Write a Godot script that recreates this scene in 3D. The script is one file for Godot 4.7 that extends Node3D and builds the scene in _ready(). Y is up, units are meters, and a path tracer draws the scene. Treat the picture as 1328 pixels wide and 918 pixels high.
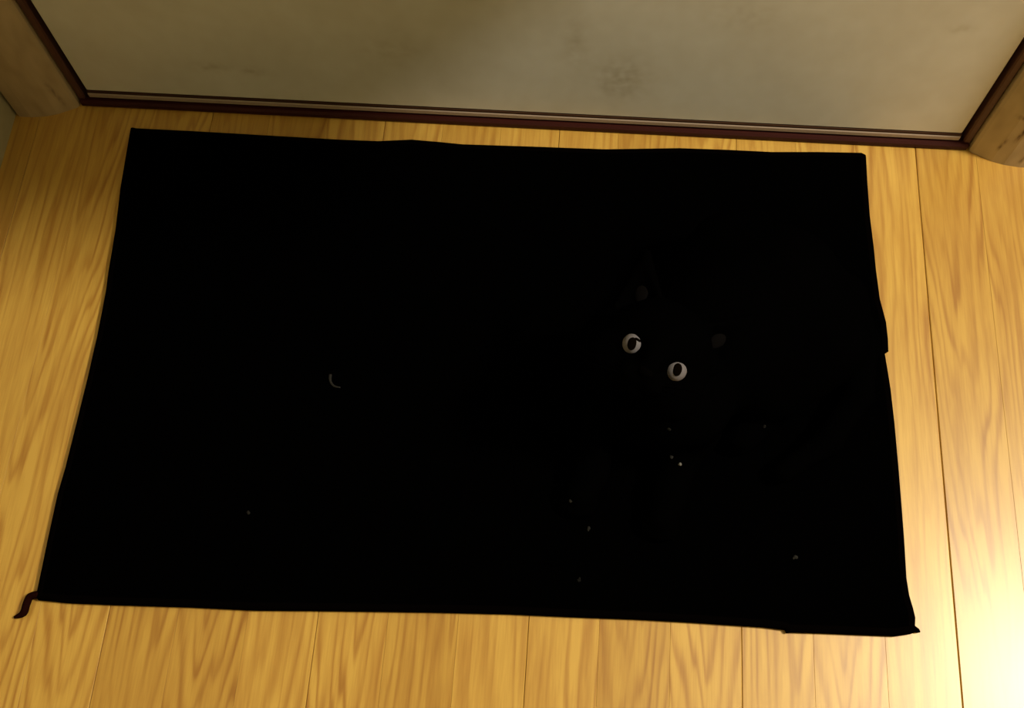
extends Node3D
# An entry hall seen from above: a black cat lies on a black door mat in front of a cream door, on an oak strip floor.
# x runs along the door, y is up, z runs from the door into the hall; metres.

const DOOR_HALF := 0.4435
const FLOOR_LEFT := -0.522
const FLOOR_RIGHT := 2.6
const FLOOR_NEAR := 3.4
const STRIP := 0.06
const MAT_TOP := 0.0065
const MAT_EDGE := [Vector2(-0.3941, 0.0312), Vector2(-0.3239, 0.0312), Vector2(-0.2757, 0.0316), Vector2(-0.2277, 0.0320), Vector2(-0.1799, 0.0324), Vector2(-0.1402, 0.0319), Vector2(-0.1058, 0.0280), Vector2(-0.0773, 0.0291), Vector2(-0.0535, 0.0305), Vector2(0.0172, 0.0290), Vector2(0.0914, 0.0278), Vector2(0.1653, 0.0220), Vector2(0.2118, 0.0211), Vector2(0.2583, 0.0210), Vector2(0.3046, 0.0182), Vector2(0.3478, 0.0166), Vector2(0.3530, 0.0199), Vector2(0.3527, 0.0532), Vector2(0.3530, 0.0883), Vector2(0.3548, 0.1224), Vector2(0.3555, 0.1475), Vector2(0.3574, 0.1785), Vector2(0.3617, 0.2024), Vector2(0.3624, 0.2197), Vector2(0.3620, 0.2323), Vector2(0.3586, 0.2348), Vector2(0.3601, 0.2510), Vector2(0.3617, 0.2699), Vector2(0.3631, 0.3034), Vector2(0.3639, 0.3433), Vector2(0.3643, 0.3785), Vector2(0.3645, 0.4093), Vector2(0.3642, 0.4428), Vector2(0.3655, 0.4571), Vector2(0.3680, 0.4679), Vector2(0.3693, 0.4756), Vector2(0.3685, 0.4833), Vector2(0.3711, 0.4863), Vector2(0.3639, 0.4897), Vector2(0.3509, 0.4924), Vector2(0.3252, 0.4932), Vector2(0.2931, 0.4941), Vector2(0.2635, 0.4952), Vector2(0.2609, 0.4960), Vector2(0.2597, 0.4935), Vector2(0.2417, 0.4925), Vector2(0.1834, 0.4926), Vector2(0.1379, 0.4931), Vector2(0.0792, 0.4949), Vector2(0.0268, 0.4961), Vector2(-0.0388, 0.4990), Vector2(-0.0914, 0.5019), Vector2(-0.1441, 0.5048), Vector2(-0.1903, 0.5076), Vector2(-0.2436, 0.5086), Vector2(-0.3102, 0.5111), Vector2(-0.3504, 0.5122), Vector2(-0.3777, 0.5114), Vector2(-0.3805, 0.5079), Vector2(-0.3819, 0.4596), Vector2(-0.3827, 0.4179), Vector2(-0.3813, 0.3934), Vector2(-0.3808, 0.3523), Vector2(-0.3804, 0.3091), Vector2(-0.3807, 0.2644), Vector2(-0.3824, 0.2191), Vector2(-0.3847, 0.1943), Vector2(-0.3875, 0.1492), Vector2(-0.3924, 0.1037), Vector2(-0.3954, 0.0555), Vector2(-0.3967, 0.0322)]

var noise := FastNoiseLite.new()
var taken := {}


func _ready() -> void:
	# ---- camera
	var cam := Camera3D.new()
	cam.name = "camera"
	cam.fov = rad_to_deg(2.0 * atan(459.0 / 1398.45))
	cam.position = Vector3(0.054, 0.9344, 0.6405)
	cam.basis = Basis(Vector3.UP, 0.1072) * Basis(Vector3.RIGHT, -1.178) * Basis(Vector3.BACK, -0.0404)
	cam.near = 0.02
	cam.current = true
	add_child(cam)
	# ---- environment: a closed room, no sky
	var env := Environment.new()
	env.background_mode = Environment.BG_COLOR
	env.background_color = Color.BLACK
	env.tonemap_mode = Environment.TONE_MAPPER_LINEAR
	env.tonemap_exposure = 1.0
	env.sdfgi_enabled = true
	env.ssao_enabled = true
	env.ssil_enabled = true
	var we := WorldEnvironment.new()
	we.name = "environment"
	we.environment = env
	add_child(we)
	# ---- the lamp on the door wall lights the hall
	build_wall_lamp(Vector3(1.40, 1.85, 0.32), 4.5, Color(1.0, 0.94, 0.82))

	noise.seed = 7
	noise.frequency = 1.0
	noise.noise_type = FastNoiseLite.TYPE_SIMPLEX_SMOOTH
	noise.fractal_type = FastNoiseLite.FRACTAL_FBM
	noise.fractal_octaves = 2

	build_floor()
	build_room()
	build_door()
	build_casings()
	build_bag()
	build_mat()
	build_cat()
	build_lint()


# ------------------------------------------------------------------ helpers
func paint(color: Color, rough := 0.6, spec := 0.5) -> StandardMaterial3D:   # color in linear values
	var m := StandardMaterial3D.new()
	m.albedo_color = color.linear_to_srgb()
	m.roughness = rough
	m.metallic_specular = spec
	return m


func tri(st: SurfaceTool, a: Vector3, b: Vector3, c: Vector3, out: Vector3, uv := [Vector2.ZERO, Vector2.ZERO, Vector2.ZERO]) -> void:
	# front faces run clockwise
	var pts := [a, b, c]
	var order := [0, 1, 2] if (b - a).cross(c - a).dot(out) < 0.0 else [0, 2, 1]
	for k in order:
		st.set_uv(uv[k])
		st.add_vertex(pts[k])


func quad(st: SurfaceTool, a: Vector3, b: Vector3, c: Vector3, d: Vector3, out: Vector3, uv := [Vector2.ZERO, Vector2.ZERO, Vector2.ZERO, Vector2.ZERO]) -> void:
	tri(st, a, b, c, out, [uv[0], uv[1], uv[2]])
	tri(st, a, c, d, out, [uv[0], uv[2], uv[3]])


func fresh(smooth := false) -> SurfaceTool:
	var st := SurfaceTool.new()
	st.begin(Mesh.PRIMITIVE_TRIANGLES)
	st.set_smooth_group(0 if smooth else -1)
	return st


func box(st: SurfaceTool, lo: Vector3, hi: Vector3, ch := 0.0) -> void:
	# a box with chamfered edges; the front (+z) face carries UVs from 0 to 1
	var c := (lo + hi) / 2.0
	var h := (hi - lo) / 2.0
	var e := Vector3(minf(ch, h.x * 0.9), minf(ch, h.y * 0.9), minf(ch, h.z * 0.9))
	for axis in 3:
		var a1 := (axis + 1) % 3
		var a2 := (axis + 2) % 3
		for s in [-1.0, 1.0]:
			var q := []
			var uvs := []
			for k in [[-1, -1], [1, -1], [1, 1], [-1, 1]]:
				var p := Vector3.ZERO
				p[axis] = s * h[axis]
				p[a1] = k[0] * (h[a1] - e[a1])
				p[a2] = k[1] * (h[a2] - e[a2])
				q.append(c + p)
				uvs.append(Vector2(p.x / h.x * 0.5 + 0.5, 0.5 - p.y / h.y * 0.5))
			var n := Vector3.ZERO
			n[axis] = s
			quad(st, q[0], q[1], q[2], q[3], n, uvs)
	if ch <= 0.0:
		return
	for axis in 3:
		var a1 := (axis + 1) % 3
		var a2 := (axis + 2) % 3
		for s1 in [-1.0, 1.0]:
			for s2 in [-1.0, 1.0]:
				var q := []
				for k in [[-1.0, 0], [1.0, 0], [1.0, 1], [-1.0, 1]]:
					var p := Vector3.ZERO
					p[axis] = k[0] * (h[axis] - e[axis])
					p[a1] = s1 * (h[a1] - (e[a1] if k[1] == 1 else 0.0))
					p[a2] = s2 * (h[a2] - (0.0 if k[1] == 1 else e[a2]))
					q.append(c + p)
				var n := Vector3.ZERO
				n[a1] = s1
				n[a2] = s2
				quad(st, q[0], q[1], q[2], q[3], n)
	for sx in [-1.0, 1.0]:
		for sy in [-1.0, 1.0]:
			for sz in [-1.0, 1.0]:
				var s := Vector3(sx, sy, sz)
				tri(st, c + s * Vector3(h.x, h.y - e.y, h.z - e.z), c + s * Vector3(h.x - e.x, h.y, h.z - e.z), c + s * Vector3(h.x - e.x, h.y - e.y, h.z), s)


func tube(st: SurfaceTool, pts: Array, radii: Array, sides := 10) -> void:
	var rings := []
	var side := Vector3.ZERO
	for i in pts.size():
		var t: Vector3 = (pts[mini(i + 1, pts.size() - 1)] - pts[maxi(i - 1, 0)]).normalized()
		if side == Vector3.ZERO:
			side = t.cross(Vector3.UP if absf(t.y) < 0.9 else Vector3.RIGHT).normalized()
		side = (side - t * side.dot(t)).normalized()
		var other := t.cross(side)
		var ring := []
		for k in sides:
			var a := TAU * k / sides
			ring.append(pts[i] + (side * cos(a) + other * sin(a)) * radii[i])
		rings.append(ring)
	for i in rings.size() - 1:
		for k in sides:
			var j := (k + 1) % sides
			var mid: Vector3 = (pts[i] + pts[i + 1]) / 2.0
			quad(st, rings[i][k], rings[i][j], rings[i + 1][j], rings[i + 1][k], (rings[i][k] + rings[i + 1][j]) / 2.0 - mid)
	for e in [0, rings.size() - 1]:
		var o: Vector3 = pts[e] - pts[1 if e == 0 else e - 1]
		for k in sides:
			tri(st, pts[e], rings[e][k], rings[e][(k + 1) % sides], o)


func curve(pts: Array, steps := 6) -> Array:   # Catmull-Rom through the points
	var out := []
	for i in pts.size() - 1:
		for s in steps:
			out.append(pts[i].cubic_interpolate(pts[i + 1], pts[maxi(i - 1, 0)], pts[mini(i + 2, pts.size() - 1)], float(s) / steps))
	out.append(pts[-1])
	return out


func ball(st: SurfaceTool, c: Vector3, r: Vector3, turn := Basis(), rings := 10, sides := 16) -> void:
	for i in rings:
		for k in sides:
			var q := []
			for d in [[0, 0], [0, 1], [1, 1], [1, 0]]:
				var a: float = PI * (i + d[0]) / rings
				var b: float = TAU * ((k + d[1]) % sides) / sides
				q.append(c + turn * (Vector3(sin(a) * cos(b), cos(a), sin(a) * sin(b)) * r))
			var o: Vector3 = (q[0] + q[2]) / 2.0 - c
			if i > 0:
				tri(st, q[0], q[1], q[2], o)
			if i < rings - 1:
				tri(st, q[0], q[2], q[3], o)


func numbered(called: String) -> String:
	if not taken.has(called):
		taken[called] = 0
		return called
	taken[called] += 1
	return "%s_%03d" % [called, taken[called]]


func part(called: String, st: SurfaceTool, m: Material, parent: Node) -> MeshInstance3D:
	st.index()
	st.generate_normals()
	var o := MeshInstance3D.new()
	o.name = called
	o.mesh = st.commit()
	o.material_override = m
	parent.add_child(o, true)
	return o


func thing(called: String, label: String, category: String, at := Vector3.ZERO, group := "") -> Node3D:
	var o := Node3D.new()
	o.name = numbered(called)
	add_child(o)
	o.position = at
	o.set_meta("label", label)
	o.set_meta("category", category)
	if group:
		o.set_meta("group", group)
	return o


func structure(called: String, label: String, category: String) -> Node3D:
	var o := thing(called, label, category)
	o.set_meta("kind", "structure")
	return o


func structure_mesh(called: String, st: SurfaceTool, m: Material, label: String, category: String) -> MeshInstance3D:
	var o := part(called, st, m, self)
	o.set_meta("kind", "structure")
	o.set_meta("label", label)
	o.set_meta("category", category)
	return o


func noise_texture(freq: float, low: Color, high: Color, seed_: int, size := 512) -> NoiseTexture2D:
	var n := FastNoiseLite.new()
	n.seed = seed_
	n.frequency = freq
	n.fractal_octaves = 4
	var g := Gradient.new()
	g.set_color(0, low)
	g.set_color(1, high)
	var t := NoiseTexture2D.new()
	t.width = size
	t.height = size
	t.seamless = true
	t.noise = n
	t.color_ramp = g
	return t


# ------------------------------------------------------------------ floor
func wood(seed_: int, heart: float, along: float, across: float, strength: float) -> ImageTexture:
	# one oak strip, 6 cm by 1.28 m: cathedral arches or straight grain, pores and slow changes of tone
	var w := 72
	var h := 1440
	var bytes := PackedByteArray()
	bytes.resize(w * h * 3)
	var light := Vector3(207, 168, 80)
	var dark := Vector3(158, 108, 40)
	var o := seed_ * 37.7
	var at := 0
	for y in h:
		var v := 1.28 * y / h
		var drift := noise.get_noise_2d(v * 2.2, o) * 0.014
		var broad := noise.get_noise_2d(v * 5.0 + 40.0, o) * 0.5
		for x in w:
			var u := (float(x) / w - 0.5) * STRIP
			var d := u - heart - drift
			var phase := sqrt(d * d + 0.00002) * across + v * along + noise.get_noise_3d(u * 40.0, v * 4.5, o) * 0.6 + noise.get_noise_3d(u * 75.0, v * 1.1, o + 60.0) * 0.6
			var f := phase - floorf(phase)
			var ring := exp(-pow((f - 0.6) / (0.24 if f < 0.6 else 0.13), 2.0))
			var pore := noise.get_noise_3d(u * 900.0, v * 26.0, o + 9.0)
			var tone := noise.get_noise_3d(u * 60.0, v * 7.0, o + 21.0)
			var k := clampf(0.26 + strength * (0.75 + 0.9 * noise.get_noise_3d(u * 22.0, v * 6.0, o + 33.0)) * (ring - 0.3) + 0.2 * pore + 0.26 * tone + 0.2 * broad, 0.0, 1.0)
			var c := light.lerp(dark, k)
			bytes[at] = int(c.x)
			bytes[at + 1] = int(c.y)
			bytes[at + 2] = int(c.z)
			at += 3
	return ImageTexture.create_from_image(Image.create_from_data(w, h, false, Image.FORMAT_RGB8, bytes))


func plank_mesh(long: float, left: float, right: float) -> ArrayMesh:
	# a floor strip from z = 0 to long, its top at y = 0; panel seams are wider and deeper than the seams between the strips of a panel
	var st := fresh()
	var l := -STRIP / 2.0 + left * 0.5
	var r := STRIP / 2.0 - right * 0.5
	var cl := left
	var cr := right
	var xs := [l, l + cl, r - cr, r]
	var ys := [-cl, 0.0, 0.0, -cr]
	var vs := long / 1.28
	for k in 3:
		var n := [Vector3(-1, 1, 0), Vector3.UP, Vector3(1, 1, 0)][k] as Vector3
		quad(st, Vector3(xs[k], ys[k], 0), Vector3(xs[k + 1], ys[k + 1], 0), Vector3(xs[k + 1], ys[k + 1], long), Vector3(xs[k], ys[k], long), n,
			[Vector2(xs[k] / STRIP + 0.5, 0), Vector2(xs[k + 1] / STRIP + 0.5, 0), Vector2(xs[k + 1] / STRIP + 0.5, vs), Vector2(xs[k] / STRIP + 0.5, vs)])
	quad(st, Vector3(l, -cl, 0), Vector3(l, -0.006, 0), Vector3(l, -0.006, long), Vector3(l, -cl, long), Vector3.LEFT)
	quad(st, Vector3(r, -cr, 0), Vector3(r, -0.006, 0), Vector3(r, -0.006, long), Vector3(r, -cr, long), Vector3.RIGHT)
	for z in [0.0, long]:
		var n := Vector3(0, 0, 1 if z > 0.0 else -1)
		quad(st, Vector3(l, -0.006, z), Vector3(r, -0.006, z), Vector3(r, -cr, z), Vector3(l, -cl, z), n)
		tri(st, Vector3(l, -cl, z), Vector3(r, -cr, z), Vector3(r - cr, 0, z), n)
		tri(st, Vector3(l, -cl, z), Vector3(r - cr, 0, z), Vector3(l + cl, 0, z), n)
	quad(st, Vector3(l, -0.006, 0), Vector3(r, -0.006, 0), Vector3(r, -0.006, long), Vector3(l, -0.006, long), Vector3.DOWN)
	st.index()
	st.generate_normals()
	return st.commit()


func build_floor() -> void:
	var st := fresh()
	box(st, Vector3(FLOOR_LEFT - 0.1, -0.08, -0.12), Vector3(FLOOR_RIGHT + 0.1, -0.006, FLOOR_NEAR + 0.1))
	var base := structure_mesh("floor", st, paint(Color(0.03, 0.018, 0.008), 0.9), "honey oak strip floor running away from the door", "floor")
	# strip textures: [heart, arches along, lines across, strength]
	var kinds := [[0.004, 9.0, 105.0, 0.62], [-0.02, 3.0, 120.0, 0.5], [0.045, 2.0, 95.0, 0.45], [-0.008, 13.0, 90.0, 0.6], [0.012, 6.0, 130.0, 0.55],
		[-0.05, 1.5, 80.0, 0.4], [0.0, 16.0, 85.0, 0.62], [0.026, 4.0, 110.0, 0.5], [-0.014, 10.0, 125.0, 0.55]]
	var mats := []
	for k in kinds.size():
		var tex := wood(k + 1, kinds[k][0], kinds[k][1], kinds[k][2], kinds[k][3])
		for tint in [Color(1, 1, 1), Color(0.95, 0.935, 0.9)]:
			var m := StandardMaterial3D.new()
			m.albedo_texture = tex
			m.albedo_color = tint
			m.roughness = 0.34
			m.metallic_specular = 0.68
			mats.append(m)
	var rng := RandomNumberGenerator.new()
	rng.seed = 11
	var meshes := {}
	var columns := int(ceil((FLOOR_RIGHT - 0.404) / STRIP))
	for i in range(-16, columns):          # strip i spans x = 0.404 + i * STRIP onwards; every third seam is a panel seam
		var x := 0.404 + (i + 0.5) * STRIP
		var z := -0.07
		var pick := [0, 3, 6, 2, 7, 1, 4, 8, 5][posmod(i * 4, 9)] as int
		var first := true
		while z < FLOOR_NEAR:
			var long := 1.28 if not first else 0.8 + 0.16 * posmod(i * 2, 4)
			first = false
			long = minf(long, FLOOR_NEAR + 0.02 - z)
			var left := 0.0006 if i == 0 else 0.0004 if posmod(i, 3) == 0 else 0.00012
			var right := 0.0006 if i == -1 else 0.0004 if posmod(i, 3) == 2 else 0.00012
			var key := "%.3f %.4f %.4f" % [long, left, right]
			if not meshes.has(key):
				meshes[key] = plank_mesh(long - 0.0003, left, right)
			var p := MeshInstance3D.new()
			p.name = "plank"
			p.mesh = meshes[key]
			p.material_override = mats[pick * 2 + rng.randi_range(0, 1)]
			base.add_child(p, true)
			p.position = Vector3(x, 0, z)
			z += long
			pick = (pick + 4) % 9


# ------------------------------------------------------------------ room shell
func build_room() -> void:
	var plaster := paint(Color(0.26, 0.243, 0.18), 0.85, 0.3)
	plaster.albedo_texture = noise_texture(0.02, Color(0.88, 0.87, 0.84), Color(1, 1, 1), 3)
	plaster.uv1_triplanar = true
	plaster.uv1_world_triplanar = true
	plaster.uv1_scale = Vector3(1.5, 1.5, 1.5)
	var st := fresh()
	box(st, Vector3(FLOOR_LEFT - 0.1, -0.05, -0.12), Vector3(FLOOR_LEFT, 2.45, FLOOR_NEAR + 0.1))
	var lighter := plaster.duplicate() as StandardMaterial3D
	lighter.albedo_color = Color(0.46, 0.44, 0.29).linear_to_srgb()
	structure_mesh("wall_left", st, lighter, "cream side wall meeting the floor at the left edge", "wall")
	st = fresh()
	box(st, Vector3(FLOOR_RIGHT, -0.05, -0.12), Vector3(FLOOR_RIGHT + 0.1, 2.45, FLOOR_NEAR + 0.1))
	structure_mesh("wall_right", st, plaster, "cream side wall far to the right of the door", "wall")
	st = fresh()
	box(st, Vector3(FLOOR_LEFT, -0.05, FLOOR_NEAR), Vector3(FLOOR_RIGHT, 2.45, FLOOR_NEAR + 0.1))
	structure_mesh("wall_near", st, plaster, "cream wall of the hall opposite the door", "wall")
	st = fresh()
	box(st, Vector3(FLOOR_LEFT - 0.1, 2.4, -0.12), Vector3(FLOOR_RIGHT + 0.1, 2.5, FLOOR_NEAR + 0.1))
	structure_mesh("ceiling", st, plaster, "plain ceiling above the hall", "ceiling")
	st = fresh()
	box(st, Vector3(FLOOR_LEFT, -0.05, -0.12), Vector3(-0.462, 2.4, 0.0))
	box(st, Vector3(0.462, -0.05, -0.12), Vector3(FLOOR_RIGHT, 2.4, 0.0))
	box(st, Vector3(-0.462, 2.06, -0.12), Vector3(0.462, 2.4, 0.0))
	box(st, Vector3(-0.462, -0.05, -0.14), Vector3(0.462, 2.06, -0.1))
	structure_mesh("wall_far", st, plaster, "cream wall around the door and its casing", "wall")


func door_texture() -> ImageTexture:
	# cream paint with faint blotches, a brown water stain low in the middle and small scuffs near the bottom
	var w := 512
	var h := 1160
	var bytes := PackedByteArray()
	bytes.resize(w * h * 3)
	var at := 0
	var stains := [[0.10, 0.062, 0.022, 0.030, 0.55], [0.055, 0.11, 0.012, 0.035, 0.3], [-0.30, 0.05, 0.018, 0.008, 0.45], [-0.26, 0.047, 0.012, 0.006, 0.5], [0.385, 0.155, 0.010, 0.005, 0.55], [0.20, 0.16, 0.03, 0.02, 0.2], [-0.12, 0.09, 0.03, 0.02, 0.22]]
	for y in h:
		var wy := 2.03 * (1.0 - float(y) / h)
		for x in w:
			var wx := (float(x) / w - 0.5) * 0.887
			var n := noise.get_noise_2d(wx * 9.0, wy * 9.0 + 50.0) * 0.6 + noise.get_noise_2d(wx * 40.0, wy * 30.0) * 0.4
			var k := 0.05 + 0.09 * n
			if wy < 0.3:
				for s in stains:
					var dx: float = (wx - s[0]) / s[2]
					var dy: float = (wy - s[1]) / s[3]
					var r2 := dx * dx + dy * dy
					if r2 < 9.0:
						k += s[4] * 0.28 * exp(-r2) * (1.0 + 1.4 * noise.get_noise_2d(wx * 70.0, wy * 70.0))
			k = clampf(k, 0.0, 1.0)
			bytes[at] = int(lerpf(218, 134, k))
			bytes[at + 1] = int(lerpf(219, 120, k))
			bytes[at + 2] = int(lerpf(215, 90, k))
			at += 3
	return ImageTexture.create_from_image(Image.create_from_data(w, h, false, Image.FORMAT_RGB8, bytes))


func build_door() -> void:
	var d := structure("door_1", "plain cream entrance door with a dark brown threshold", "door")
	var face := StandardMaterial3D.new()
	face.albedo_texture = door_texture()
	face.roughness = 0.55
	face.metallic_specular = 0.4
	var brown := paint(Color(0.034, 0.005, 0.0035), 0.6, 0.3)
	var st := fresh()
	box(st, Vector3(-DOOR_HALF, 0.0215, -0.042), Vector3(DOOR_HALF, 2.04, 0.0), 0.0015)
	part("door_leaf", st, face, d)
	st = fresh()
	box(st, Vector3(-DOOR_HALF, 0.0183, -0.040), Vector3(DOOR_HALF, 0.0212, 0.0008), 0.0003)
	part("gasket", st, paint(Color(0.05, 0.024, 0.014), 0.7, 0.2), d)
	st = fresh()
	box(st, Vector3(-DOOR_HALF, 0.0118, -0.040), Vector3(DOOR_HALF, 0.0182, 0.0016), 0.0008)
	part("sweep_strip", st, paint(Color(0.34, 0.27, 0.23), 0.5), d)
	st = fresh()
	box(st, Vector3(-0.4555, 0.0002, -0.1), Vector3(0.4555, 0.0092, 0.0055), 0.002)
	part("threshold", st, brown, d)
	st = fresh()
	tube(st, curve([Vector3(0.385, 1.0, 0.0), Vector3(0.385, 1.0, 0.045), Vector3(0.375, 1.0, 0.06), Vector3(0.34, 1.0, 0.062), Vector3(0.24, 1.0, 0.06)], 4), range(17).map(func(_k): return 0.009), 10)
	box(st, Vector3(0.36, 0.9, -0.001), Vector3(0.41, 1.1, 0.006), 0.002)
	var metal := paint(Color(0.45, 0.38, 0.25), 0.35)
	metal.metallic = 0.9
	part("handle", st, metal, d)


func casing_texture(marks: Array) -> ImageTexture:
	var w := 96
	var h := 1200
	var im := Image.create(w, h, false, Image.FORMAT_RGB8)
	for y in h:
		var wy := 2.06 * (1.0 - float(y) / h)
		for x in w:
			var wx := 0.066 * x / w
			var k := 0.08 + 0.10 * noise.get_noise_2d(wx * 60.0 + 5.0, wy * 18.0)
			for s in marks:
				if absf(wy - s[1]) < s[3] * 1.6:
					var dx: float = (wx - s[0] - (wy - s[1]) * 0.1) / s[2]
					var dy: float = (wy - s[1]) / s[3]
					k += s[4] * exp(-dx * dx - pow(dy, 4.0)) * (0.8 + noise.get_noise_2d(wx * 500.0, wy * 90.0))
			k = clampf(k, 0.0, 1.0)
			im.set_pixel(x, y, Color8(int(lerpf(190, 70, k)), int(lerpf(172, 50, k)), int(lerpf(138, 26, k))))
	return ImageTexture.create_from_image(im)


func casing_mesh(st: SurfaceTool, side: float) -> void:
	# a moulded architrave: thin at the door, swelling to a rounded outer edge; UV u runs outwards, v down
	var prof := [Vector2(0.4575, -0.01), Vector2(0.4575, 0.0045), Vector2(0.4600, 0.0072), Vector2(0.468, 0.0110), Vector2(0.478, 0.0160), Vector2(0.490, 0.0195), Vector2(0.505, 0.0215), Vector2(0.5175, 0.0215), Vector2(0.5205, 0.0190), Vector2(0.5215, 0.0001), Vector2(0.5215, -0.01)]
	for k in prof.size() - 1:
		var a: Vector2 = prof[k]
		var b: Vector2 = prof[k + 1]
		var n := Vector3(side * (a.y - b.y), 0, b.x - a.x)
		if side > 0:
			n.x = -absf(b.y - a.y) if b.y > a.y else absf(b.y - a.y)
		else:
			n.x = absf(b.y - a.y) if b.y > a.y else -absf(b.y - a.y)
		var ua := (a.x - 0.4575) / 0.066
		var ub := (b.x - 0.4575) / 0.066
		quad(st, Vector3(side * a.x, 0.0, a.y), Vector3(side * b.x, 0.0, b.y), Vector3(side * b.x, 2.06, b.y), Vector3(side * a.x, 2.06, a.y), n,
			[Vector2(ua, 1), Vector2(ub, 1), Vector2(ub, 0), Vector2(ua, 0)])
	for y in [0.0, 2.06]:
		for k in range(1, prof.size() - 1):
			tri(st, Vector3(side * prof[0].x, y, prof[0].y), Vector3(side * prof[k].x, y, prof[k].y), Vector3(side * prof[k + 1].x, y, prof[k + 1].y), Vector3(0, -1 if y == 0.0 else 1, 0))


func build_casings() -> void:
	var brown := paint(Color(0.085, 0.036, 0.026), 0.5, 0.4)
	var n := 0
	for side in [-1.0, 1.0]:
		n += 1
		var t := structure("trim_%d" % n, "cream moulded door casing at the left corner" if side < 0 else "cream door casing with brown scuff marks on the right", "trim")
		var m := StandardMaterial3D.new()
		m.albedo_texture = casing_texture([[0.012, 0.03, 0.002, 0.02, 0.25]] if side < 0 else [[0.030, 0.058, 0.0016, 0.016, 0.75], [0.020, 0.030, 0.0012, 0.009, 0.5], [0.046, 0.022, 0.0016, 0.014, 0.5], [0.024, 0.075, 0.006, 0.003, 0.4], [0.05, 0.05, 0.002, 0.01, 0.3]])
		m.roughness = 0.6
		var st := fresh()
		casing_mesh(st, side)
		part("casing", st, m, t)
		st = fresh()
		var a: float = side * 0.4485
		var b: float = side * 0.4565
		box(st, Vector3(minf(a, b), 0.0, -0.1), Vector3(maxf(a, b), 2.05, 0.0015), 0.0015)
		part("jamb_edge", st, brown, t)


func build_wall_lamp(at: Vector3, energy: float, color: Color) -> void:
	var t := thing("wall_lamp", "round glowing glass wall lamp to the right of the door", "lamp", Vector3(at.x, at.y, 0.0))
	var st := fresh()
	tube(st, [Vector3(0, -0.0, 0.0), Vector3(0, 0, 0.02)], [0.055, 0.05], 24)
	tube(st, [Vector3(0, 0, 0.015), Vector3(0, 0, at.z - 0.12)], [0.012, 0.012], 12)
	var metal := paint(Color(0.3, 0.24, 0.15), 0.4)
	metal.metallic = 0.8
	part("bracket", st, metal, t)
	st = fresh(true)
	ball(st, Vector3(0, 0, at.z), Vector3(0.13, 0.13, 0.13), Basis(), 16, 28)
	var glow := paint(Color(0.9, 0.85, 0.75), 0.4)
	glow.emission_enabled = true
	glow.emission = color
	glow.emission_energy_multiplier = 2.0
	part("globe", st, glow, t)
	var l := OmniLight3D.new()
	l.name = "bulb_light"
	l.position = Vector3(0, 0, at.z)
	l.light_color = color
	l.light_energy = energy
	l.light_size = 0.13
	l.omni_range = 12.0
	l.omni_attenuation = 2.0
	l.shadow_enabled = true
	t.add_child(l)


func build_bag() -> void:
	# a cloth bag on the door handle: its shade falls on the floor and the door at the left
	var t := thing("cloth_bag", "dark cloth shopping bag hanging from the door handle", "bag", Vector3(0.235, 0.58, 0.118))
	var st := fresh(true)
	var rows := [[0.0, 0.09, 0.035], [0.01, 0.13, 0.055], [0.06, 0.155, 0.092], [0.15, 0.165, 0.115], [0.24, 0.16, 0.1], [0.31, 0.14, 0.05], [0.325, 0.135, 0.04]]
	var rings := []
	for r in rows:
		var ring := []
		for k in 28:
			var a := TAU * k / 28.0
			var c := cos(a)
			var s := sin(a)
			ring.append(Vector3(signf(c) * pow(absf(c), 0.6) * r[1], r[0] + 0.006 * sin(a * 3.0), signf(s) * pow(absf(s), 0.7) * r[2]))
		rings.append(ring)
	for i in rings.size() - 1:
		for k in 28:
			var j := (k + 1) % 28
			quad(st, rings[i][k], rings[i][j], rings[i + 1][j], rings[i + 1][k], Vector3(rings[i][k].x, 0, rings[i][k].z * 2.0))
	for k in 28:
		tri(st, Vector3.ZERO, rings[0][k], rings[0][(k + 1) % 28], Vector3.DOWN)
		tri(st, Vector3(0, 0.3, 0), rings[-1][k], rings[-1][(k + 1) % 28], Vector3.UP)
	var cloth := paint(Color(0.06, 0.05, 0.045), 0.9, 0.2)
	part("pouch", st, cloth, t)
	for z in [-0.012, 0.012]:
		st = fresh(true)
		tube(st, curve([Vector3(-0.07, 0.31, z), Vector3(-0.03, 0.39, z * 0.5 - 0.015), Vector3(0.03, 0.433, -0.028), Vector3(0.06, 0.39, z * 0.5 - 0.015), Vector3(0.08, 0.31, z)], 5), range(21).map(func(_k): return 0.006), 8)
		part("carry_strap", st, cloth, t)


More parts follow.
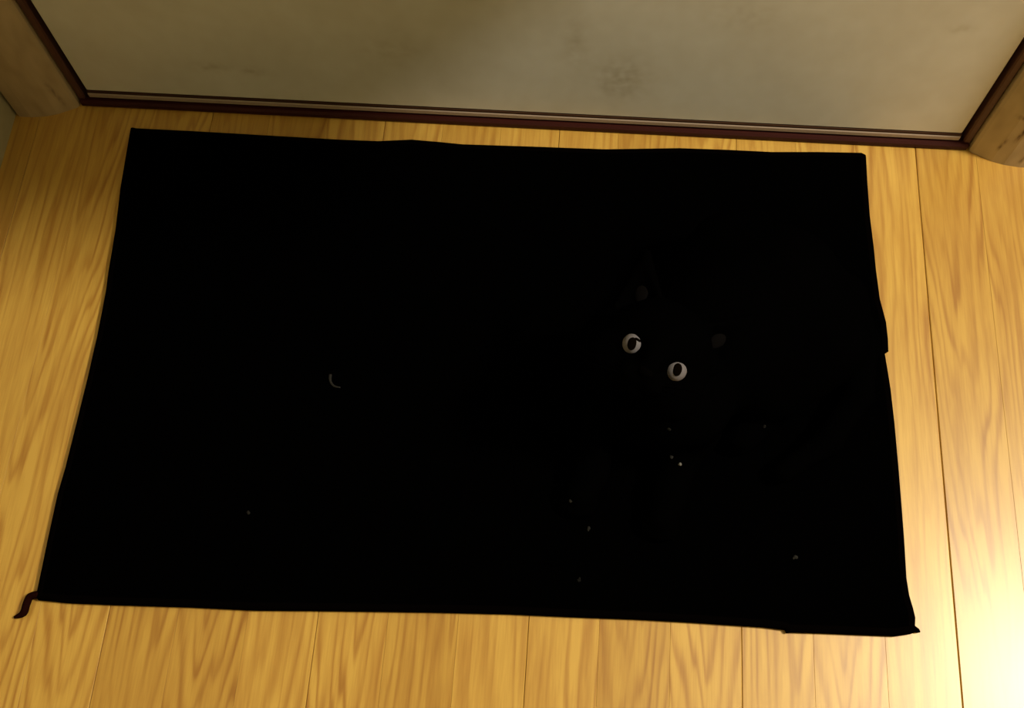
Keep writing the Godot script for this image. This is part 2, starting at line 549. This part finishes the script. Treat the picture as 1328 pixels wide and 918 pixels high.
# ------------------------------------------------------------------ mat
func build_mat() -> void:
	var t := thing("door_mat", "flat black door mat lying in front of the door", "mat")
	var pile := paint(Color(0.00035, 0.00035, 0.0004), 1.0, 0.0)
	pile.specular_mode = BaseMaterial3D.SPECULAR_DISABLED
	var hem := paint(Color(0.0010, 0.0007, 0.0007), 1.0, 0.0)
	hem.specular_mode = BaseMaterial3D.SPECULAR_DISABLED
	var inner: Array = []
	var n := MAT_EDGE.size()
	for k in n:
		var a: Vector2 = (MAT_EDGE[(k + 1) % n] - MAT_EDGE[posmod(k - 1, n)]).normalized()
		inner.append(MAT_EDGE[k] + Vector2(-a.y, a.x) * 0.004)
	var st := fresh()
	var mid := Vector3(-0.01, 0, 0.26)
	for k in n:
		var a := Vector3(inner[k].x, 0.0005, inner[k].y)
		var b := Vector3(inner[(k + 1) % n].x, 0.0005, inner[(k + 1) % n].y)
		var up := Vector3(0, MAT_TOP - 0.0005, 0)
		quad(st, a, b, b + up, a + up, a - mid)
		tri(st, mid + up, a + up, b + up, Vector3.UP)
		tri(st, mid, a, b, Vector3.DOWN)
	part("pile", st, pile, t)
	# the turned hem round the mat
	st = fresh(true)
	for k in n:
		var j := (k + 1) % n
		var rows := []
		for e in [k, j]:
			var o: Vector2 = MAT_EDGE[e]
			var i: Vector2 = inner[e]
			var dir := (o - i)
			var pr := []
			for f in [[-0.6, 0.0066], [0.1, 0.0074], [0.7, 0.0062], [1.0, 0.0034], [0.85, 0.0004]]:
				var p: Vector2 = i + dir * f[0]
				pr.append(Vector3(p.x, f[1], p.y))
			rows.append(pr)
		var out := Vector3((MAT_EDGE[k] - inner[k]).x, 0.002, (MAT_EDGE[k] - inner[k]).y)
		for f in 4:
			quad(st, rows[0][f], rows[1][f], rows[1][f + 1], rows[0][f + 1], out if f > 0 else Vector3.UP)
	part("hem", st, hem, t)
	# loose ends of yarn at the corners
	st = fresh(true)
	tube(st, curve([Vector3(-0.3775, 0.004, 0.5065), Vector3(-0.3855, 0.003, 0.5085), Vector3(-0.3872, 0.0032, 0.5155), Vector3(-0.3882, 0.003, 0.5230), Vector3(-0.3955, 0.0022, 0.5268)], 4), range(17).map(func(k): return 0.0034 if k < 13 else 0.0034 - 0.0006 * (k - 12)), 8)
	var yarn := part("loose_thread", st, paint(Color(0.012, 0.003, 0.0025), 1.0, 0.0), t)
	yarn.set_meta("label", "dark red-brown curled thread at the mat corner")
	st = fresh(true)
	tube(st, [Vector3(0.366, 0.004, 0.484), Vector3(0.3705, 0.003, 0.4862), Vector3(0.3725, 0.002, 0.4868)], [0.0028, 0.0022, 0.0008], 8)
	part("loose_thread", st, hem, t)


# ------------------------------------------------------------------ cat
const HEAD := Vector3(0.1316, 0.1440, 0.3104)          # centre of the skull
var head_turn := Basis(Vector3(0.8752, -0.1107, 0.4710), Vector3(0.4753, 0.3785, -0.7942), Vector3(-0.0904, 0.9190, 0.3838))
var bones := []        # [a, b, ra, rb, k]


func lay_bones() -> void:
	var hd := func(x: float, y: float, z: float) -> Vector3: return HEAD + head_turn * Vector3(x, y, z)
	bones = [
		# trunk: shoulders, ribs, rump
		[Vector3(0.143, 0.066, 0.297), Vector3(0.193, 0.066, 0.256), 0.049, 0.057, 0.03],
		[Vector3(0.193, 0.066, 0.256), Vector3(0.241, 0.067, 0.214), 0.057, 0.065, 0.03],
		[Vector3(0.136, 0.052, 0.318), Vector3(0.150, 0.056, 0.296), 0.038, 0.045, 0.03],
		# neck
		[Vector3(0.139, 0.075, 0.302), hd.call(0.0, -0.004, -0.024), 0.043, 0.033, 0.02],
		# haunches with their knees forward, and hind paws
		[Vector3(0.208, 0.060, 0.180), Vector3(0.170, 0.046, 0.208), 0.048, 0.036, 0.018],
		[Vector3(0.278, 0.060, 0.250), Vector3(0.242, 0.046, 0.286), 0.048, 0.036, 0.018],
		[Vector3(0.175, 0.022, 0.196), Vector3(0.132, 0.019, 0.236), 0.016, 0.014, 0.010],
		[Vector3(0.262, 0.022, 0.290), Vector3(0.222, 0.019, 0.332), 0.016, 0.014, 0.010],
		# fore legs: shoulder, elbow, wrist, paw
		[Vector3(0.108, 0.075, 0.272), Vector3(0.106, 0.030, 0.285), 0.034, 0.023, 0.018],
		[Vector3(0.106, 0.030, 0.285), Vector3(0.090, 0.021, 0.370), 0.021, 0.0145, 0.012],
		[Vector3(0.090, 0.0215, 0.372), Vector3(0.082, 0.019, 0.392), 0.0150, 0.0145, 0.010],
		[Vector3(0.168, 0.075, 0.326), Vector3(0.176, 0.030, 0.330), 0.034, 0.023, 0.018],
		[Vector3(0.176, 0.030, 0.330), Vector3(0.158, 0.021, 0.386), 0.021, 0.0145, 0.012],
		[Vector3(0.158, 0.0215, 0.388), Vector3(0.153, 0.019, 0.408), 0.0150, 0.0145, 0.010],
	]
	for paw in [[Vector3(0.080, 0.0165, 0.400), Vector3(-0.95, 0, -0.25).normalized(), Vector3(-0.30, 0, 0.95)], [Vector3(0.151, 0.0165, 0.416), Vector3(-0.97, 0, -0.22).normalized(), Vector3(-0.22, 0, 0.97)]]:
		for k in 4:          # toes
			var c: Vector3 = paw[0] + paw[1] * (k - 1.5) * 0.0072 - paw[2] * absf(k - 1.5) * 0.003
			bones.append([c, c + paw[2] * 0.007 - Vector3(0, 0.002, 0), 0.0068, 0.0056, 0.004])
	# tail curled forward along the cat's left side
	var tail := [Vector3(0.280, 0.055, 0.178), Vector3(0.318, 0.026, 0.190), Vector3(0.331, 0.021, 0.235), Vector3(0.325, 0.021, 0.285), Vector3(0.297, 0.020, 0.330), Vector3(0.258, 0.019, 0.360)]
	for k in 5:
		bones.append([tail[k], tail[k + 1], 0.021 - 0.0022 * k, 0.0188 - 0.0022 * k, 0.008])


func capsule(p: Vector3, a: Vector3, b: Vector3, ra: float, rb: float) -> float:
	var ab := b - a
	var t := clampf((p - a).dot(ab) / ab.length_squared(), 0.0, 1.0)
	return (p - a - ab * t).length() - lerpf(ra, rb, t)


func blend(a: float, b: float, k: float) -> float:
	var h := maxf(k - absf(a - b), 0.0)
	return minf(a, b) - h * h * 0.25 / k


func ellipsoid(p: Vector3, c: Vector3, r: Vector3) -> float:
	var q := (p - c) / r
	var k := q.length()
	return k * (k - 1.0) / maxf((q / r).length(), 1e-6)


func head_field(w: Vector3) -> float:
	var p := head_turn.inverse() * (w - HEAD)
	p.x = absf(p.x)
	var far := p.length() - 0.115
	if far > 0.03:
		return far
	var d := ellipsoid(p, Vector3(0, 0.004, -0.006), Vector3(0.044, 0.040, 0.044))
	d = blend(d, ellipsoid(p, Vector3(0, 0.016, 0.006), Vector3(0.034, 0.028, 0.030)), 0.012)
	d = blend(d, (p - Vector3(0.026, -0.017, 0.004)).length() - 0.0235, 0.012)
	d = blend(d, capsule(p, Vector3(0, 0.012, 0.030), Vector3(0, -0.010, 0.0450), 0.0100, 0.0075), 0.008)
	d = blend(d, ellipsoid(p, Vector3(0.0085, -0.0190, 0.0380), Vector3(0.0115, 0.0095, 0.0115)), 0.006)
	d = blend(d, ellipsoid(p, Vector3(0, -0.0300, 0.0310), Vector3(0.0100, 0.0075, 0.0100)), 0.006)
	# eye sockets
	d = -blend(-d, (p - Vector3(0.0189, 0.0, 0.0430)).length() - 0.0095, 0.004)
	# ears: flattened cones turned a little outwards, hollow in front
	var e := p - Vector3(0.0305, 0.0260, -0.0080)
	var up := Vector3(0.40, 0.90, -0.16).normalized()
	var front := Vector3(0.35, 0.06, 0.93)
	front = (front - up * front.dot(up)).normalized()
	var side := up.cross(front)
	var q := Vector3(e.dot(side), e.dot(up), e.dot(front))
	var outer := capsule(Vector3(q.x, q.y, q.z * 1.7), Vector3.ZERO, Vector3(0, 0.047, 0), 0.0225, 0.0038) * 0.75
	var hollow := capsule(Vector3(q.x, q.y, (q.z - 0.0085) * 1.5), Vector3(0, 0.006, 0), Vector3(0, 0.043, 0), 0.0180, 0.0016) * 0.75
	outer = -blend(-outer, hollow, 0.002)
	return blend(d, outer, 0.006)


func cat_field(p: Vector3) -> float:
	var d := 1.0
	for b in bones:
		var c := capsule(p, b[0], b[1], b[2], b[3])
		if c < d + b[4]:
			d = blend(d, c, b[4]) if d < 0.9 else c
	d = blend(d, head_field(p), 0.014)
	return maxf(d, MAT_TOP - p.y)


func net(cell: float, lo: Vector3, hi: Vector3) -> ArrayMesh:
	# surface nets: one vertex in each cell that the surface crosses, one quad round each crossed edge
	var n := Vector3i(((hi - lo) / cell).ceil())
	n = Vector3i((n.x + 3) / 4 * 4, (n.y + 3) / 4 * 4, (n.z + 3) / 4 * 4)
	var sx := n.y * n.z
	var sy := n.z
	var field := PackedFloat32Array()
	field.resize(n.x * n.y * n.z)
	var near := []
	for bx in n.x / 4:
		for by in n.y / 4:
			for bz in n.z / 4:
				var base := Vector3i(bx, by, bz) * 4
				var d := cat_field(lo + (Vector3(base) + Vector3(1.5, 1.5, 1.5)) * cell)
				var close := absf(d) < cell * 5.5
				if close:
					near.append(base)
				for x in 4:
					for y in 4:
						for z in 4:
							var g := base + Vector3i(x, y, z)
							field[g.x * sx + g.y * sy + g.z] = cat_field(lo + Vector3(g) * cell) if close else d
	var verts := PackedVector3Array()
	var at := {}
	var corners := [0, sx, sy, sx + sy, 1, sx + 1, sy + 1, sx + sy + 1]
	var places := [Vector3(0, 0, 0), Vector3(1, 0, 0), Vector3(0, 1, 0), Vector3(1, 1, 0), Vector3(0, 0, 1), Vector3(1, 0, 1), Vector3(0, 1, 1), Vector3(1, 1, 1)]
	var edges := [[0, 1], [2, 3], [4, 5], [6, 7], [0, 2], [1, 3], [4, 6], [5, 7], [0, 4], [1, 5], [2, 6], [3, 7]]
	var cells := []
	for base in near:
		for x in 4:
			for y in 4:
				for z in 4:
					var g: Vector3i = base + Vector3i(x, y, z)
					if g.x >= n.x - 1 or g.y >= n.y - 1 or g.z >= n.z - 1:
						continue
					var k := g.x * sx + g.y * sy + g.z
					var inside := 0
					for c in 8:
						if field[k + corners[c]] < 0.0:
							inside += 1
					if inside == 0 or inside == 8:
						continue
					var sum := Vector3.ZERO
					var count := 0
					for e in edges:
						var f0 := field[k + corners[e[0]]]
						var f1 := field[k + corners[e[1]]]
						if (f0 < 0.0) != (f1 < 0.0):
							sum += places[e[0]].lerp(places[e[1]], f0 / (f0 - f1))
							count += 1
					at[k] = verts.size()
					cells.append(k)
					verts.append(lo + (Vector3(g) + sum / count) * cell)
	var index := PackedInt32Array()
	for k in cells:
		for axis in [[1, sx, sy], [sx, sy, 1], [sy, 1, sx]]:
			var f0 := field[k]
			var f1 := field[k + axis[0]]
			if (f0 < 0.0) == (f1 < 0.0):
				continue
			var a: int = k
			var b: int = k - axis[1]
			var c: int = k - axis[1] - axis[2]
			var d: int = k - axis[2]
			if not (at.has(b) and at.has(c) and at.has(d)):
				continue
			var q := [at[a], at[b], at[c], at[d]]
			if f0 >= 0.0:
				q = [at[a], at[d], at[c], at[b]]
			index.append_array([q[0], q[2], q[1], q[0], q[3], q[2]])
	# normals from the field
	var normals := PackedVector3Array()
	normals.resize(verts.size())
	for k in range(0, index.size(), 3):
		var fn := (verts[index[k + 2]] - verts[index[k]]).cross(verts[index[k + 1]] - verts[index[k]])
		for j in 3:
			normals[index[k + j]] += fn
	for k in normals.size():
		normals[k] = normals[k].normalized()
	var arrays := []
	arrays.resize(Mesh.ARRAY_MAX)
	arrays[Mesh.ARRAY_VERTEX] = verts
	arrays[Mesh.ARRAY_NORMAL] = normals
	arrays[Mesh.ARRAY_INDEX] = index
	var m := ArrayMesh.new()
	m.add_surface_from_arrays(Mesh.PRIMITIVE_TRIANGLES, arrays)
	return m


func build_cat() -> void:
	lay_bones()
	var t := thing("cat", "black cat lying on the black mat, looking up with pale round eyes", "cat")
	var fur := paint(Color(0.0005, 0.0005, 0.00055), 1.0, 0.0)
	fur.specular_mode = BaseMaterial3D.SPECULAR_DISABLED
	var body := MeshInstance3D.new()
	body.name = "body"
	body.mesh = net(0.0032, Vector3(0.035, -0.004, 0.115), Vector3(0.365, 0.235, 0.445))
	body.material_override = fur
	t.add_child(body)
	var iris := paint(Color(0.135, 0.13, 0.155), 0.6, 0.2)
	var pupil := paint(Color(0.0025, 0.0016, 0.0008), 0.8, 0.0)
	for s in [-1.0, 1.0]:
		var c := HEAD + head_turn * Vector3(s * 0.0189, 0.0, 0.0292)
		var st := fresh(true)
		ball(st, c, Vector3(0.0085, 0.0085, 0.0085), head_turn, 16, 24)
		var eye := part("eye", st, iris, t)
		eye.set_meta("label", "pale grey round eye with a dark pupil")
		st = fresh(true)
		# a dark upright pupil, a thin lens lying on the front of the eye
		var aim := Vector3(0.0008, 0.0012, 0.0082).normalized() if s > 0.0 else Vector3(-0.0009, -0.0004, 0.0082).normalized()
		var z := (head_turn * aim).normalized()
		var y := (head_turn.y - head_turn.x * 0.35)
		y = (y - z * y.dot(z)).normalized()
		ball(st, c + z * 0.0074, Vector3(0.0035, 0.0050, 0.0015), Basis(y.cross(z), y, z), 12, 20)
		if s < 0.0:      # the wide corner of this pupil
			var w := (head_turn * Vector3(0.0014, 0.0046, 0.0068)).normalized()
			var yw := (head_turn.x + head_turn.y * 0.1)
			yw = (yw - w * yw.dot(w)).normalized()
			ball(st, c + w * 0.0078, Vector3(0.0015, 0.0028, 0.0010), Basis(yw.cross(w), yw, w), 10, 14)
		part("pupil", st, pupil, eye)
	var st := fresh(true)
	ball(st, HEAD + head_turn * Vector3(0, -0.0125, 0.0490), Vector3(0.0062, 0.0042, 0.0042), head_turn, 10, 16)
	part("nose", st, paint(Color(0.0009, 0.0008, 0.0008), 0.8, 0.0), t)
	var skin := paint(Color(0.0034, 0.0031, 0.0034), 0.9, 0.0)
	for s in [-1.0, 1.0]:
		st = fresh(true)
		var up := Vector3(s * 0.40, 0.90, -0.16).normalized()
		var front := Vector3(s * 0.35, 0.06, 0.93)
		front = (front - up * front.dot(up)).normalized()
		var b := head_turn * Basis(up.cross(front), up, front)
		ball(st, HEAD + head_turn * Vector3(s * 0.0305, 0.0260, -0.0080) + b * Vector3(0, 0.014, -0.0010), Vector3(0.0060, 0.0100, 0.0020), b, 8, 14)
		part("inner_ear", st, skin, t)
	for s in [-1.0, 1.0]:
		for k in 4:
			st = fresh(true)
			var a := Vector3(s * 0.014, -0.017 - 0.002 * k, 0.043)
			var e := Vector3(s * 0.062, -0.004 - 0.013 * k, 0.050 - 0.003 * k)
			tube(st, [HEAD + head_turn * a, HEAD + head_turn * (a.lerp(e, 0.5) + Vector3(0, 0.004, 0.004)), HEAD + head_turn * e], [0.0004, 0.0003, 0.0001], 5)
			part("whisker", st, fur, t)


# ------------------------------------------------------------------ lint
func speck(at: Vector3, size: float, shade: float, label: String, seed_: int) -> void:
	# a crumpled tuft of lint
	var st := fresh(true)
	var rng := RandomNumberGenerator.new()
	rng.seed = seed_
	for k in 3:
		var o := Vector3(rng.randf_range(-1, 1), rng.randf_range(0.2, 0.6), rng.randf_range(-1, 1)) * size * 0.5
		ball(st, o, Vector3(rng.randf_range(0.5, 0.9), rng.randf_range(0.4, 0.7), rng.randf_range(0.5, 0.9)) * size, Basis(Vector3.UP, rng.randf() * TAU), 5, 7)
	lint_thing(st, at, shade, label)


func lint_thing(st: SurfaceTool, at: Vector3, shade: float, label: String) -> void:
	var o := part(numbered("lint_speck"), st, paint(Color(shade, shade, shade), 1.0, 0.0), self)
	o.position = at
	o.set_meta("label", label)
	o.set_meta("category", "lint")
	o.set_meta("group", "specks of lint on the mat and the cat")


func build_lint() -> void:
	# a curled wisp in the left half of the mat
	var st := fresh(true)
	tube(st, curve([Vector3(-0.0035, 0.0012, -0.0075), Vector3(-0.0025, 0.0014, -0.0010), Vector3(0.0015, 0.0014, 0.0035), Vector3(0.0075, 0.0011, 0.0045)], 4), range(13).map(func(k): return 0.0016 - 0.00008 * k), 7)
	lint_thing(st, Vector3(-0.1500, MAT_TOP - 0.0002, 0.2975), 0.020, "faint grey crescent wisp in the left half of the mat")
	speck(Vector3(-0.2086, MAT_TOP, 0.4235), 0.0021, 0.014, "tiny grey speck near the mat's lower left corner", 1)
	speck(Vector3(0.0735, 0.0270, 0.4010), 0.0020, 0.015, "tiny grey speck on the cat's leftmost outstretched paw", 2)
	speck(Vector3(0.0908, MAT_TOP, 0.4185), 0.0021, 0.016, "tiny grey speck on the mat just past the cat's paw", 3)
	speck(Vector3(0.0842, MAT_TOP, 0.4635), 0.0021, 0.008, "dim grey speck below the cat, nearest the mat's bottom edge", 4)
	speck(Vector3(0.2691, MAT_TOP, 0.4320), 0.0021, 0.020, "grey speck alone in the mat's lower right corner area", 5)
	speck(Vector3(0.1647, 0.0418, 0.3652), 0.0020, 0.135, "brightest white speck, on the cat below its eyes", 6)
	speck(Vector3(0.1578, 0.0438, 0.3600), 0.0020, 0.022, "faint speck beside the bright white one on the cat", 7)
	speck(Vector3(0.1498, 0.0938, 0.3528), 0.0020, 0.009, "dim speck between the cat's eyes and the bright white speck", 8)
	speck(Vector3(0.2386, 0.0340, 0.3240), 0.0020, 0.010, "dim speck on the cat's flank, right of the bright white one", 9)
